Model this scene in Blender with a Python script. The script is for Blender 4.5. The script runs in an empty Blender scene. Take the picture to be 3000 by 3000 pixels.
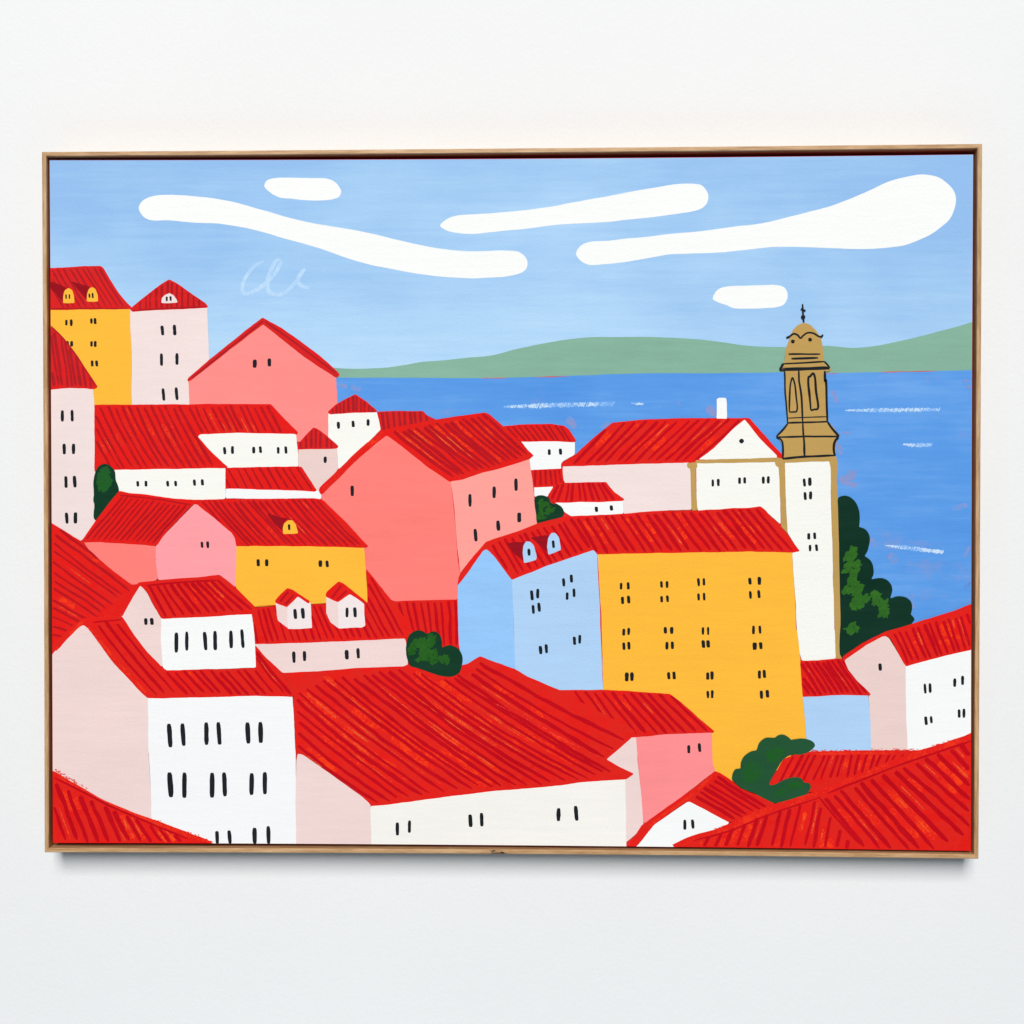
import bpy, bmesh, math, random
from mathutils import Vector, Matrix, noise
from mathutils.geometry import delaunay_2d_cdt
R = random.Random(7)
sc = bpy.context.scene
COL = sc.collection

# ------------------------------------------------------------------ camera
CAM = Vector((0.03687, -1.29293, 1.5 + 0.00372))
RX, RY, RZ = -0.01091, 0.00033, 0.02499
ROT = Matrix.Rotation(RZ, 3, 'Z') @ Matrix.Rotation(RX, 3, 'X') @ Matrix.Rotation(RY, 3, 'Y')
cd = bpy.data.cameras.new('camera'); cam = bpy.data.objects.new('camera', cd); COL.objects.link(cam)
cd.sensor_width = 36; cd.lens = 40; cd.clip_start = 0.05; cd.clip_end = 50
cam.matrix_world = Matrix.Translation(CAM) @ (ROT @ Matrix.Rotation(math.pi / 2, 3, 'X')).to_4x4()
sc.camera = cam
FPX = 3000 * 40 / 36

ROOT = Vector((0, 0, 1.11))            # base of the framed picture
Y_FRAME, Y_CANVAS = -0.040, -0.0350


def plane(p, y):
    """The point of the picture's plane (depth y in front of the wall) that a traced point stands for."""
    d = ROT @ Vector(((p[0] - 1500) / FPX, 1, -(p[1] - 1500) / FPX))
    q = CAM + d * ((y - CAM.y) / d.y)
    return Vector((q.x, y, q.z)) - ROOT


# ------------------------------------------------------------------ materials
def lin(c):
    return tuple(((v / 255) / 12.92 if v / 255 <= .04045 else ((v / 255 + .055) / 1.055) ** 2.4) for v in c)


EXPO = 1.12                             # what a white surface sends back under these lamps


def new_mat(name):
    m = bpy.data.materials.new(name); m.use_nodes = True
    nt = m.node_tree; b = nt.nodes['Principled BSDF']
    return m, nt, b


def nd(nt, typ, **kw):
    n = nt.nodes.new(typ)
    for k, v in kw.items(): setattr(n, k, v)
    return n


def coords(nt, scale):
    tc = nd(nt, 'ShaderNodeTexCoord'); mp = nd(nt, 'ShaderNodeMapping')
    mp.inputs['Scale'].default_value = scale
    nt.links.new(tc.outputs['Object'], mp.inputs['Vector'])
    return mp.outputs['Vector']


def noise_tex(nt, scale, vec_scale=(1, 1, 1), detail=3, rough=.55):
    n = nd(nt, 'ShaderNodeTexNoise'); n.inputs['Scale'].default_value = scale
    n.inputs['Detail'].default_value = detail; n.inputs['Roughness'].default_value = rough
    nt.links.new(coords(nt, vec_scale), n.inputs['Vector'])
    return n.outputs['Fac']


def ramp(nt, fac, stops):
    r = nd(nt, 'ShaderNodeValToRGB')
    e = r.color_ramp.elements
    while len(e) < len(stops): e.new(.5)
    for i, (p, c) in enumerate(stops):
        e[i].position = p; e[i].color = (*c, 1)
    nt.links.new(fac, r.inputs['Fac'])
    return r.outputs['Color']


def math_n(nt, op, a, b):
    n = nd(nt, 'ShaderNodeMath', operation=op)
    for i, v in enumerate((a, b)):
        if isinstance(v, (int, float)): n.inputs[i].default_value = v
        else: nt.links.new(v, n.inputs[i])
    return n.outputs[0]


def mixc(nt, fac, a, b):
    n = nd(nt, 'ShaderNodeMix', data_type='RGBA')
    for k, v in ((0, fac), (6, a), (7, b)):
        if isinstance(v, (int, float)): n.inputs[k].default_value = v
        elif isinstance(v, tuple): n.inputs[k].default_value = (*v, 1)
        else: nt.links.new(v, n.inputs[k])
    return n.outputs[2]


def canvas_bump(nt, b, strength=.45):
    """Woven cloth under thin acrylic, and long low brush ridges."""
    w1 = noise_tex(nt, 700, (1, 1, 1.0), 2)
    w2 = noise_tex(nt, 60, (.35, 1, 2.2), 5, .65)
    h = math_n(nt, 'ADD', w1, math_n(nt, 'MULTIPLY', w2, 1.2))
    bp = nd(nt, 'ShaderNodeBump'); bp.inputs['Strength'].default_value = strength
    bp.inputs['Distance'].default_value = .0006
    nt.links.new(h, bp.inputs['Height']); nt.links.new(bp.outputs['Normal'], b.inputs['Normal'])


PAINT = {}


def alb(c):
    return tuple(min(v / EXPO, .95) for v in lin(c))


def paint(c, var=.06, c2=None, grain=None, cov=0.0):
    """Acrylic of one mixed colour with streaks; c2 = a second colour dragged dry over it."""
    key = (c, var, c2, grain, cov)
    if key in PAINT: return PAINT[key]
    m, nt, b = new_mat('acrylic_%d_%d_%d' % c)
    a = alb(c)
    lo = tuple(v * (1 - var) for v in a); hi = tuple(min(v * (1 + var * .8) + var * .02, .95) for v in a)
    f = math_n(nt, 'ADD', math_n(nt, 'MULTIPLY', noise_tex(nt, 9, (1, 1, 1.6), 3), .6),
               math_n(nt, 'MULTIPLY', noise_tex(nt, 70, (.3, 1, 2.4), 3), .4))
    col = ramp(nt, f, [(.33, lo), (.66, hi)])
    if c2:
        g = noise_tex(nt, grain or 420, (1, 1, 1), 3, .7)
        g2 = noise_tex(nt, 45, (1, 1, 1), 2)
        mk = ramp(nt, math_n(nt, 'ADD', math_n(nt, 'MULTIPLY', g, .6), math_n(nt, 'MULTIPLY', g2, .4)), [(.43 + cov, (0, 0, 0)), (.53 + cov, (1, 1, 1))])
        col = mixc(nt, mk, col, alb(c2))
    nt.links.new(col, b.inputs['Base Color'])
    b.inputs['Roughness'].default_value = .7
    b.inputs['Specular IOR Level'].default_value = .06
    canvas_bump(nt, b)
    PAINT[key] = m
    return m


def sky_paint():
    m, nt, b = new_mat('acrylic_sky')
    tc = nd(nt, 'ShaderNodeTexCoord'); sp = nd(nt, 'ShaderNodeSeparateXYZ'); nt.links.new(tc.outputs['Object'], sp.inputs[0])
    z = math_n(nt, 'DIVIDE', math_n(nt, 'SUBTRACT', sp.outputs['Z'], .50), .28)      # 0 by the hills .. 1 at the top edge
    x = math_n(nt, 'MULTIPLY', math_n(nt, 'ABSOLUTE', math_n(nt, 'ADD', sp.outputs['X'], .08), 0), .45)
    n = math_n(nt, 'MULTIPLY', math_n(nt, 'SUBTRACT', noise_tex(nt, 5.5, (.8, 1, 1.7), 4, .55), .5), 1.55)
    n2 = math_n(nt, 'MULTIPLY', math_n(nt, 'SUBTRACT', noise_tex(nt, 48, (.16, 1, 2.6), 5, .62), .5), .6)
    f = math_n(nt, 'ADD', math_n(nt, 'ADD', math_n(nt, 'MULTIPLY', z, .85), n), math_n(nt, 'ADD', x, n2))
    col = ramp(nt, f, [(.0, alb((186, 219, 247))), (.35, alb((174, 211, 245))), (.72, alb((159, 199, 240))), (1, alb((147, 189, 236)))])
    nt.links.new(col, b.inputs['Base Color']); b.inputs['Roughness'].default_value = .7
    b.inputs['Specular IOR Level'].default_value = .06
    canvas_bump(nt, b, .4)
    return m


def sea_paint():
    m, nt, b = new_mat('acrylic_sea')
    n = math_n(nt, 'ADD', math_n(nt, 'MULTIPLY', noise_tex(nt, 8, (.7, 1, 1.6), 4), .65), math_n(nt, 'MULTIPLY', noise_tex(nt, 60, (.2, 1, 2.4), 4, .65), .35))
    col = ramp(nt, n, [(.34, alb((81, 146, 224))), (.5, alb((92, 155, 230))), (.66, alb((112, 168, 235)))])
    s = ramp(nt, noise_tex(nt, 13, (.8, 1, 1.3), 5, .7), [(.585, (0, 0, 0)), (.70, (.55, .55, .55))])
    col = mixc(nt, s, col, alb((142, 150, 205)))
    nt.links.new(col, b.inputs['Base Color']); b.inputs['Roughness'].default_value = .7
    b.inputs['Specular IOR Level'].default_value = .06
    canvas_bump(nt, b, .4)
    return m


def wood(name, along):
    m, nt, b = new_mat(name)
    sx = (1.0, 14, 14) if along == 'x' else (14, 14, 1.0)
    g = noise_tex(nt, 22, sx, 5, .62)
    g2 = noise_tex(nt, 90, sx, 3, .6)
    f = math_n(nt, 'ADD', math_n(nt, 'MULTIPLY', g, .68), math_n(nt, 'MULTIPLY', g2, .32))
    col = ramp(nt, f, [(.30, alb((150, 108, 66))), (.47, alb((186, 143, 98))), (.60, alb((207, 167, 122))), (.74, alb((222, 189, 145)))])
    nt.links.new(col, b.inputs['Base Color'])
    b.inputs['Roughness'].default_value = .55
    bp = nd(nt, 'ShaderNodeBump'); bp.inputs['Strength'].default_value = .25; bp.inputs['Distance'].default_value = .0004
    nt.links.new(f, bp.inputs['Height']); nt.links.new(bp.outputs['Normal'], b.inputs['Normal'])
    return m


def flat(name, c, rough=.7):
    m, nt, b = new_mat(name)
    f = noise_tex(nt, 60, (1, 1, 1), 3)
    a = alb(c)
    nt.links.new(ramp(nt, f, [(.3, tuple(v * .75 for v in a)), (.7, tuple(min(1, v * 1.15) for v in a))]), b.inputs['Base Color'])
    b.inputs['Roughness'].default_value = rough
    return m


def wall_mat():
    m, nt, b = new_mat('white_wall_paint')
    f = noise_tex(nt, 2.2, (1, 1, 1), 4)
    nt.links.new(ramp(nt, f, [(.3, (.755, .760, .765)), (.7, (.772, .777, .782))]), b.inputs['Base Color'])
    b.inputs['Roughness'].default_value = .75; b.inputs['Specular IOR Level'].default_value = .2
    h = math_n(nt, 'ADD', noise_tex(nt, 260, (1, 1, 1), 4, .6), math_n(nt, 'MULTIPLY', noise_tex(nt, 30, (1, 1, 1), 2), .8))
    bp = nd(nt, 'ShaderNodeBump'); bp.inputs['Strength'].default_value = .3; bp.inputs['Distance'].default_value = .0010
    nt.links.new(h, bp.inputs['Height']); nt.links.new(bp.outputs['Normal'], b.inputs['Normal'])
    return m


# ------------------------------------------------------------------ objects
def link(name, me, parent=None, label=None):
    o = bpy.data.objects.new(name, me); COL.objects.link(o)
    if parent: o.parent = parent
    if label: o['label'] = label
    return o


painting = bpy.data.objects.new('framed_painting', None); COL.objects.link(painting)
painting.location = ROOT
painting['label'] = 'thin oak framed canvas painting of a red roofed seaside town hanging on the white wall'
painting['category'] = 'painting'

# ------------------------------------------------------------------ traced outlines
OX = {'1': 100, '2': 750, '3': 1450, '4': 2150}
OY = {'A': 400, 'B': 1100, 'C': 1800}
K = 750 / 1932


def toks(s):
    """Traced numbers, each in the enlargement named before it (A1 .. C4), turned into photograph units."""
    t = None
    for w in s.split():
        if w[0] in OY: t = w
        else: yield OX[t[1]], OY[t[0]], [float(v) for v in w.split(',')]


def P(s):
    return [(ox + v[0] * K, oy + v[1] * K) for ox, oy, v in toks(s)]


CT = ((145.1, 468.9), (2851.4, 452.6)); CB = ((154.7, 2469.9), (2844.8, 2493.5))


def bow(a, b, t, dx=0, dy=0):
    s = 4 * t * (1 - t)
    return (a[0] + (b[0] - a[0]) * t + dx * s, a[1] + (b[1] - a[1]) * t + dy * s)


def e_top(x): return bow(*CT, (x - 145) / 2706, dy=4.5)[1]
def e_bot(x): return bow(*CB, (x - 155) / 2690, dy=-5)[1]
def e_left(y): return bow(CT[0], CB[0], (y - 469) / 2001, dx=1)[0]
def e_right(y): return bow(CT[1], CB[1], (y - 453) / 2041, dx=-1.5)[0]


def clamp(p, m=0.4):
    x, y = p
    x = min(max(x, e_left(y) + m), e_right(y) - m)
    y = min(max(y, e_top(x) + m), e_bot(x) - m)
    return (x, y)


def snap(p):
    x, y = p
    if x < e_left(y) + 7: x = e_left(y) - 12
    if x > e_right(y) - 7: x = e_right(y) + 12
    if y < e_top(x) + 7: y = e_top(x) - 12
    if y > e_bot(x) - 7: y = e_bot(x) + 12
    return (x, y)


def lerp(a, b, t): return (a[0] + (b[0] - a[0]) * t, a[1] + (b[1] - a[1]) * t)
def dist(a, b): return math.hypot(a[0] - b[0], a[1] - b[1])


def wob(p, amp=1.3):
    v = noise.noise_vector(Vector((p[0] * .022, p[1] * .022, 3.1)))
    u = noise.noise_vector(Vector((p[0] * .11, p[1] * .11, 9.7)))
    return (p[0] + v.x * amp + u.x * amp * .45, p[1] + v.y * amp + u.y * amp * .45)


def hand(pts, r=6, step=9, amp=1.3):
    """A hand-painted outline: corners a little round, edges a little unsteady."""
    pts = [snap(p) for p in pts]
    out = []
    n = len(pts)
    for i in range(n):
        a, b, c = pts[i - 1], pts[i], pts[(i + 1) % n]
        ra = min(r, dist(a, b) * .4); rc = min(r, dist(b, c) * .4)
        if ra < .3 or rc < .3: out.append(b); continue
        p0 = lerp(b, a, ra / dist(a, b)); p2 = lerp(b, c, rc / dist(b, c))
        for t in (0, .33, .67, 1):
            out.append(lerp(lerp(p0, b, t), lerp(b, p2, t), t))
    return resample(out, step, amp)


def resample(pts, step, amp):
    res = []
    n = len(pts)
    for i in range(n):
        a, b = pts[i], pts[(i + 1) % n]
        k = max(1, int(dist(a, b) / step))
        for j in range(k): res.append(clamp(wob(lerp(a, b, j / k), amp)))
    return res


def catmull(pts, closed=True, k=5):
    """Centripetal curve through the points: no loops at tight cusps."""
    pts = [p for i, p in enumerate(pts) if i == 0 or dist(p, pts[i - 1]) > .8]
    n = len(pts); out = []
    rng = range(n) if closed else range(n - 1)
    if closed: g = lambda i: pts[i % n]
    else: g = lambda i: pts[i] if 0 <= i < n else (lerp(pts[0], pts[1], -1) if i < 0 else lerp(pts[-1], pts[-2], -1))
    for i in rng:
        p0, p1, p2, p3 = g(i - 1), g(i), g(i + 1), g(i + 2)
        t1 = dist(p0, p1) ** .5 or 1e-3; t2 = t1 + (dist(p1, p2) ** .5 or 1e-3); t3 = t2 + (dist(p2, p3) ** .5 or 1e-3)
        for j in range(k):
            t = t1 + (t2 - t1) * j / k
            a1 = lerp(p0, p1, t / t1); a2 = lerp(p1, p2, (t - t1) / (t2 - t1)); a3 = lerp(p2, p3, (t - t2) / (t3 - t2))
            b1 = lerp(a1, a2, t / t2); b2 = lerp(a2, a3, (t - t1) / (t3 - t1))
            out.append(lerp(b1, b2, (t - t1) / (t2 - t1)))
    if not closed: out.append(pts[-1])
    return out


def blob(pts, amp=1.0):
    return [clamp(wob(p, amp)) for p in catmull([snap(p) for p in pts])]


def inside(p, poly):
    c = False; x, y = p; j = len(poly) - 1
    for i in range(len(poly)):
        xi, yi = poly[i]; xj, yj = poly[j]
        if (yi > y) != (yj > y) and x < (xj - xi) * (y - yi) / (yj - yi) + xi: c = not c
        j = i
    return c


LAYER = [0]
STEP = 60e-6


class Coat:
    """One mesh of paint: patches and strokes, each in its own colour, laid one over another."""
    def __init__(s, lift=0): s.v, s.f, s.mi, s.mats, s.lift, s.z = [], [], [], [], lift, 0

    def _m(s, m):
        if m not in s.mats: s.mats.append(m)
        return s.mats.index(m)

    def y(s, lv): return Y_CANVAS - LAYER[0] * STEP - (s.lift + lv) * 1e-6

    def patch(s, pts, m, lv=0):
        s.z = max(s.z, lv) + .6
        y = s.y(s.z); b = len(s.v); mi = s._m(m); n = len(pts)
        vs, _, fs = delaunay_2d_cdt([Vector(p) for p in pts], [(i, (i + 1) % n) for i in range(n)], [], 1, 1e-4)[:3]
        s.v += [plane(p, y) for p in vs]
        for t in fs:
            s.f.append(tuple(b + i for i in t)); s.mi.append(mi)

    def stroke(s, pts, w, m, lv=0, taper=(.6, .6), jit=.12, ramp=2e-9):
        """A brush stroke of varying width along pts."""
        n = len(pts)
        if n < 2: return
        s.z = max(s.z, lv) + .5              # every stroke lies on the ones before it
        y0 = s.y(s.z); b = len(s.v); mi = s._m(m)
        ph = R.random() * 50
        for i, p in enumerate(pts):
            a, c = pts[max(i - 1, 0)], pts[min(i + 1, n - 1)]
            d = dist(a, c) or 1
            nx, ny = -(c[1] - a[1]) / d, (c[0] - a[0]) / d
            t = i / (n - 1); y = y0 - min(i, 90) * ramp     # paint builds up a hair along the stroke
            k = min(1, taper[0] + t * 7) * min(1, taper[1] + (1 - t) * 7)
            h1 = w / 2 * k * (1 + jit * 2 * noise.noise(Vector((p[0] * .03, p[1] * .03, ph))))
            h2 = w / 2 * k * (1 + jit * 2 * noise.noise(Vector((p[0] * .03, p[1] * .03, ph + 9))))
            s.v.append(plane(clamp((p[0] + nx * h1, p[1] + ny * h1)), y))
            s.v.append(plane(clamp((p[0] - nx * h2, p[1] - ny * h2)), y))
        for i in range(n - 1):
            s.f.append((b + 2 * i, b + 2 * i + 1, b + 2 * i + 3, b + 2 * i + 2)); s.mi.append(mi)

    def build(s, name, parent=None, label=None):
        me = bpy.data.meshes.new(name); me.from_pydata([tuple(v) for v in s.v], [], s.f)
        for m in s.mats: me.materials.append(m)
        me.polygons.foreach_set('material_index', s.mi)
        bm = bmesh.new(); bm.from_mesh(me)
        bmesh.ops.dissolve_degenerate(bm, dist=1e-7, edges=bm.edges)
        bm.normal_update()
        for f in bm.faces:
            if f.normal.y > 0: f.normal_flip()
        bm.to_mesh(me); bm.free()
        return link(name, me, parent or painting, label)


# paints, as mixed on the palette
BLACK = paint((27, 31, 36), .12)
WHITE = paint((247, 248, 247), .012)
CREAM = paint((247, 246, 240), .012)
COOLWHITE = paint((246, 246, 247), .012)
WARMWHITE = paint((246, 242, 236), .02)
BLUSH = paint((241, 222, 220), .035)
BLUSH2 = paint((240, 214, 211), .035)
BLUSH3 = paint((236, 208, 203), .035)
SHELL = paint((243, 229, 229), .02)
CORAL = paint((255, 128, 121), .06)
SALMON = paint((255, 142, 138), .045)
SALMONL = paint((253, 160, 152), .04)
PINK = paint((255, 160, 167), .045)
ROSE = paint((255, 144, 146), .045)
YELLOW = paint((254, 187, 60), .03)
BLUE = paint((175, 209, 244), .045)
BLUED = paint((149, 197, 247), .06)
GOLD = paint((192, 155, 89), .05)
DGREEN = paint((12, 56, 36), .15)
DGREEN2 = paint((34, 84, 52), .10)
LGREEN = paint((38, 96, 28), .12, (30, 84, 28))
LGREEN2 = paint((54, 112, 34), .10, (44, 98, 33))
LGREEN3 = paint((28, 96, 30), .10, (34, 84, 48))
TONE = {LGREEN: paint((34, 90, 29), .1), LGREEN2: paint((48, 104, 34), .1), LGREEN3: paint((30, 92, 36), .1)}
HILL = paint((134, 178, 157), .06)
# reds: (ground, dark line, orange)
FAR = (paint((212, 33, 34), .08, (222, 30, 30), 150), paint((172, 24, 34), .1, (204, 32, 34), 380, .13), paint((232, 48, 24), .06, (214, 32, 34)))
MID = (paint((224, 31, 25), .08, (230, 26, 22), 150), paint((184, 15, 27), .1, (212, 28, 26), 380, .14), paint((246, 58, 22), .06, (226, 32, 26), None, -.02))
NEAR = (paint((230, 26, 20), .08, (224, 35, 27), 150), paint((193, 3, 22), .08, (214, 22, 22), 380, .16), paint((248, 60, 20), .06, (232, 32, 24), None, -.02))
SHADE = paint((150, 10, 26), .08)
RIDGE = paint((240, 52, 26), .06, (228, 28, 24))
REDLINE = paint((224, 30, 30), .08)
FOAM = paint((208, 229, 248), .04, (120, 176, 243), 700)
OCHRE = paint((237, 104, 52), .06, (224, 36, 28), 700)
FAINT = paint((190, 220, 247), .02, (176, 211, 247), 300)


def dashes(s):
    """Window marks: x, top, bottom, width -> outline of one short brush mark."""
    for ox, oy, v in toks(s):
        x, y0, y1 = v[:3]; w = (v[3] if len(v) > 3 else 20) * K * 1.07
        h = (y1 - y0) * K; px, py = ox + x * K, oy + y0 * K
        sl = h * R.uniform(-.02, .09)
        rows = [(0, .55), (.1, .88), (.3, 1), (.55, R.uniform(.9, 1.05)), (.8, R.uniform(.85, 1.02)), (.94, .8), (1, .5)]
        L = [(px - sl / 2 + sl * t - w / 2 * k * R.uniform(.92, 1.06), py + h * t) for t, k in rows]
        Q = [(px - sl / 2 + sl * t + w / 2 * k * R.uniform(.92, 1.06), py + h * t) for t, k in rows]
        yield [clamp(p) for p in L + Q[::-1]]


def gl(pts, cum, t):
    for i in range(len(cum) - 1):
        if t <= cum[i + 1] or i == len(cum) - 2:
            u = (t - cum[i]) / ((cum[i + 1] - cum[i]) or 1)
            return lerp(pts[i], pts[i + 1], u)


def stripes(coat, poly, top, bot, n, w, dark, orange=None, n_or=0, bend=.0, lo=22):
    a, b = P(top), P(bot)
    cum = [0]
    for i in range(len(a) - 1): cum.append(cum[-1] + dist(a[i], a[i + 1]) + dist(b[i], b[i + 1]))
    cum = [c / cum[-1] for c in cum]

    def run(t, u0, u1, amp, hw=0):
        p, q = gl(a, cum, t), gl(b, cum, t)
        d = dist(p, q) or 1; nx, ny = -(q[1] - p[1]) / d, (q[0] - p[0]) / d
        best, cur = [], []
        N = max(16, int(d / 9)); ph = R.random() * 90
        bb = bend * d + R.uniform(-.012, .012) * d
        for i in range(N + 1):
            u = u0 + (u1 - u0) * i / N
            o = bb * 4 * u * (1 - u) + amp * noise.noise(Vector((u * d * .012, ph, 0)))
            c = lerp(p, q, u); c = (c[0] + nx * o, c[1] + ny * o)
            if inside(c, poly) and (not hw or (inside((c[0] + nx * hw, c[1] + ny * hw), poly) and inside((c[0] - nx * hw, c[1] - ny * hw), poly))): cur.append(c)
            else: cur = []
            if len(cur) > len(best): best = list(cur)
        return best
    if orange:
        for _ in range(int(n_or * 1.5)):
            i = R.randrange(n); t = min(.99, max(.01, (i + R.uniform(-.05, .05)) / n))
            u0 = R.uniform(.03, .6)
            ww = w * K * R.uniform(1.3, 2.3)
            r = run(t, u0, min(.97, u0 + R.uniform(.18, .42)), 2, ww * .6)
            if len(r) > 4: coat.stroke(r, ww, orange, 0, (.3, .2), .4)
        for _ in range(int(n_or * .7)):
            t = min(.99, max(.01, R.randrange(n) / n)); u0 = R.uniform(0, .5)
            r = run(t, u0, min(.98, u0 + R.uniform(.25, .5)), 2)
            if len(r) > 4: coat.stroke(r, R.uniform(2.0, 3.4), OCHRE, 0, (.4, .3), .5)
    for i in range(n):
        t = min(.995, max(.005, (i + .5 + R.uniform(-.15, .15)) / n))
        ww = w * K * R.uniform(.75, 1.2)
        r = run(t, R.uniform(.0, .05), R.uniform(.95, 1), 3, ww * .3)
        k = int(len(r) * .02)
        r = r[k:len(r) - k] if k else r
        if len(r) > 4: coat.stroke(r, ww, dark, 0, (.75, .4), .22)


def line(s, closed=False, smooth=True):
    p = P(s)
    return catmull(p, closed, 4) if smooth and len(p) > 2 else [lerp(p[0], p[-1], i / 8) for i in range(9)]


def house(label, walls=(), roofs=(), dormers=(), windows='', extras=(), kind='painted_house'):
    """walls: (paint, outline); roofs: (reds, outline, [stripe sets], [(stroke, width, paint)]); dormers: [(paint, outline, smooth)] lists."""
    LAYER[0] += 1
    root = None
    if walls:
        c = Coat(0)
        for i, (m, s) in enumerate(walls): c.patch(hand(P(s)), m, i * 3)
        root = c.build(kind, label=label)
    for rf in roofs:
        reds, s, sets = rf[:3]
        c = Coat(10)
        poly = hand(P(s), 4)
        c.patch(poly, reds[0])
        for st in sets:
            cp = hand(P(st['clip']), 2) if 'clip' in st else poly
            stripes(c, cp, st['top'], st['bot'], st['n'], st['w'], reds[1], reds[2], st.get('o', 0), st.get('bend', 0))
        for (sh) in rf[4] if len(rf) > 4 else (): c.patch(hand(P(sh), 3), SHADE)
        for ls, w, m in rf[3] if len(rf) > 3 else (): c.stroke(line(ls), w * K, m, 0, (.7, .7), .2)
        if root is None: root = c.build('painted_roof', label=label)
        else: c.build('roof', root)
    for k, (name, lst) in enumerate(extras):
        c = Coat(38 + 3 * k)
        for i, (m, s) in enumerate(lst): c.patch(hand(P(s), 4), m, i * .8)
        c.build(name, root)
    for d in dormers:
        c = Coat(46)
        for i, (m, s, sm) in enumerate(d): c.patch(blob(P(s), .5) if sm else hand(P(s), 4), m, i * .8)
        c.build('dormer', root)
    for o in dashes(windows):
        c = Coat(52); c.patch(o, BLACK); c.build('window', root)
    return root


def fuzz(name_parent, s, m, n, ln=(3, 9), spread=5):
    """Dry bristle marks along a ridge, added to the same coat of paint."""
    p = P(s); tot = sum(dist(p[i], p[i + 1]) for i in range(len(p) - 1)); out = []
    for _ in range(n):
        d = R.random() * tot
        for i in range(len(p) - 1):
            l = dist(p[i], p[i + 1])
            if d <= l: break
            d -= l
        q = lerp(p[i], p[i + 1], d / (l or 1))
        q = (q[0], q[1] + R.gauss(0, spread * .5)); L = R.uniform(*ln); a = R.uniform(-.3, .3)
        out.append([q, (q[0] + L * math.cos(a) * .5, q[1] + L * .5 * math.sin(a)), (q[0] + L * math.cos(a), q[1] + L * math.sin(a))])
    for k, q in enumerate(out): name_parent.stroke(q, R.uniform(1.2, 2.4), m)


# ------------------------------------------------------------------ wall
bm = bmesh.new(); bmesh.ops.create_cube(bm, size=1)
me = bpy.data.meshes.new('wall'); bm.to_mesh(me); bm.free(); me.materials.append(wall_mat())
wall = link('wall', me); wall.scale = (4.2, .12, 3.4); wall.location = (0, .06, 1.5); wall['kind'] = 'structure'
wall['label'] = 'plain white painted plaster wall behind the painting'; wall['category'] = 'wall'
me.transform(Matrix.Diagonal((4.2, .12, 3.4, 1))); wall.scale = (1, 1, 1)

# ------------------------------------------------------------------ frame: four mitred oak rails
FT = ((122.2, 444.8), (2877.9, 421.1)); FB = ((130.2, 2497.6), (2867.1, 2516.6))
WX, WZ = wood('oak_along', 'x'), wood('oak_upright', 'z')
KNOT = flat('wood_knot', (38, 26, 18)); KNOT2 = flat('wood_knot_edge', (150, 105, 66))
FACE, FOOT = .0049, .017


def rail(p0, p1, dx, dy, inward, mat, label=None, knot=False):
    N = 14
    prof = [(0, -.001), (0, Y_FRAME + .0007), (.0007, Y_FRAME), (FACE - .0006, Y_FRAME), (FACE, Y_FRAME + .0006), (FACE, -.0085), (FOOT, -.0085), (FOOT, -.001)]
    verts, faces = [], []
    for i in range(N + 1):
        t = i / N
        o = plane(bow(p0, p1, t, dx, dy), Y_FRAME)
        a, b = plane(p0, Y_FRAME), plane(p1, Y_FRAME)
        al = (b - a).normalized(); L = (b - a).length
        for (u, y) in prof:
            q = o.copy(); q.y = y
            q = q + inward * u + al * (u * (1 - 2 * t))        # mitre: the inner edge is shorter
            verts.append(q)
    n = len(prof)
    for i in range(N):
        for j in range(n):
            faces.append((i * n + j, i * n + (j + 1) % n, (i + 1) * n + (j + 1) % n, (i + 1) * n + j))
    faces.append(tuple(range(n))); faces.append(tuple(N * n + j for j in range(n - 1, -1, -1)))
    mi = [0] * len(faces)
    if knot:
        for cx, cy, rx, ry, m in ((1441, 2494, 2.2, 1.4, 1), (1447.5, 2492.3, 2.6, 1.6, 1), (1443, 2496.8, 1.4, .9, 1), (1460, 2499.8, 20, .8, 1), (1469, 2496.5, 2.6, 1.5, 1),
                                   (1474, 2498.6, 3.6, 1.9, 1), (1455, 2490.6, 17, .5, 2), (1455, 2496.3, 10, 1.0, 2)):
            b = len(verts); k = 14
            for i in range(k):
                a = i / k * 2 * math.pi; rr = 1 + .25 * noise.noise(Vector((cx + 3 * math.cos(a), cy + 3 * math.sin(a), 0)))
                verts.append(plane((cx + rx * 1.25 * rr * math.cos(a), cy + ry * 1.35 * rr * math.sin(a)), Y_FRAME - .00006))
            faces.append(tuple(range(b, b + k))); mi.append(m)
    me = bpy.data.meshes.new('frame_rail'); me.from_pydata([tuple(v) for v in verts], [], faces)
    me.materials.append(mat); me.materials.append(KNOT); me.materials.append(KNOT2)
    me.polygons.foreach_set('material_index', mi)
    bm = bmesh.new(); bm.from_mesh(me); bmesh.ops.recalc_face_normals(bm, faces=bm.faces); bm.to_mesh(me); bm.free()
    return link('frame_rail', me, painting, label)


X, Z = Vector((1, 0, 0)), Vector((0, 0, 1))
rail(*FT, 0, 1.4, -Z, WX); rail(*FB, 0, -4.6, Z, WX, 'bottom frame rail with a small dark knot', True)
rail(FT[0], FB[0], 1.2, 0, X, WZ); rail(FT[1], FB[1], 0, 0, -X, WZ)

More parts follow.
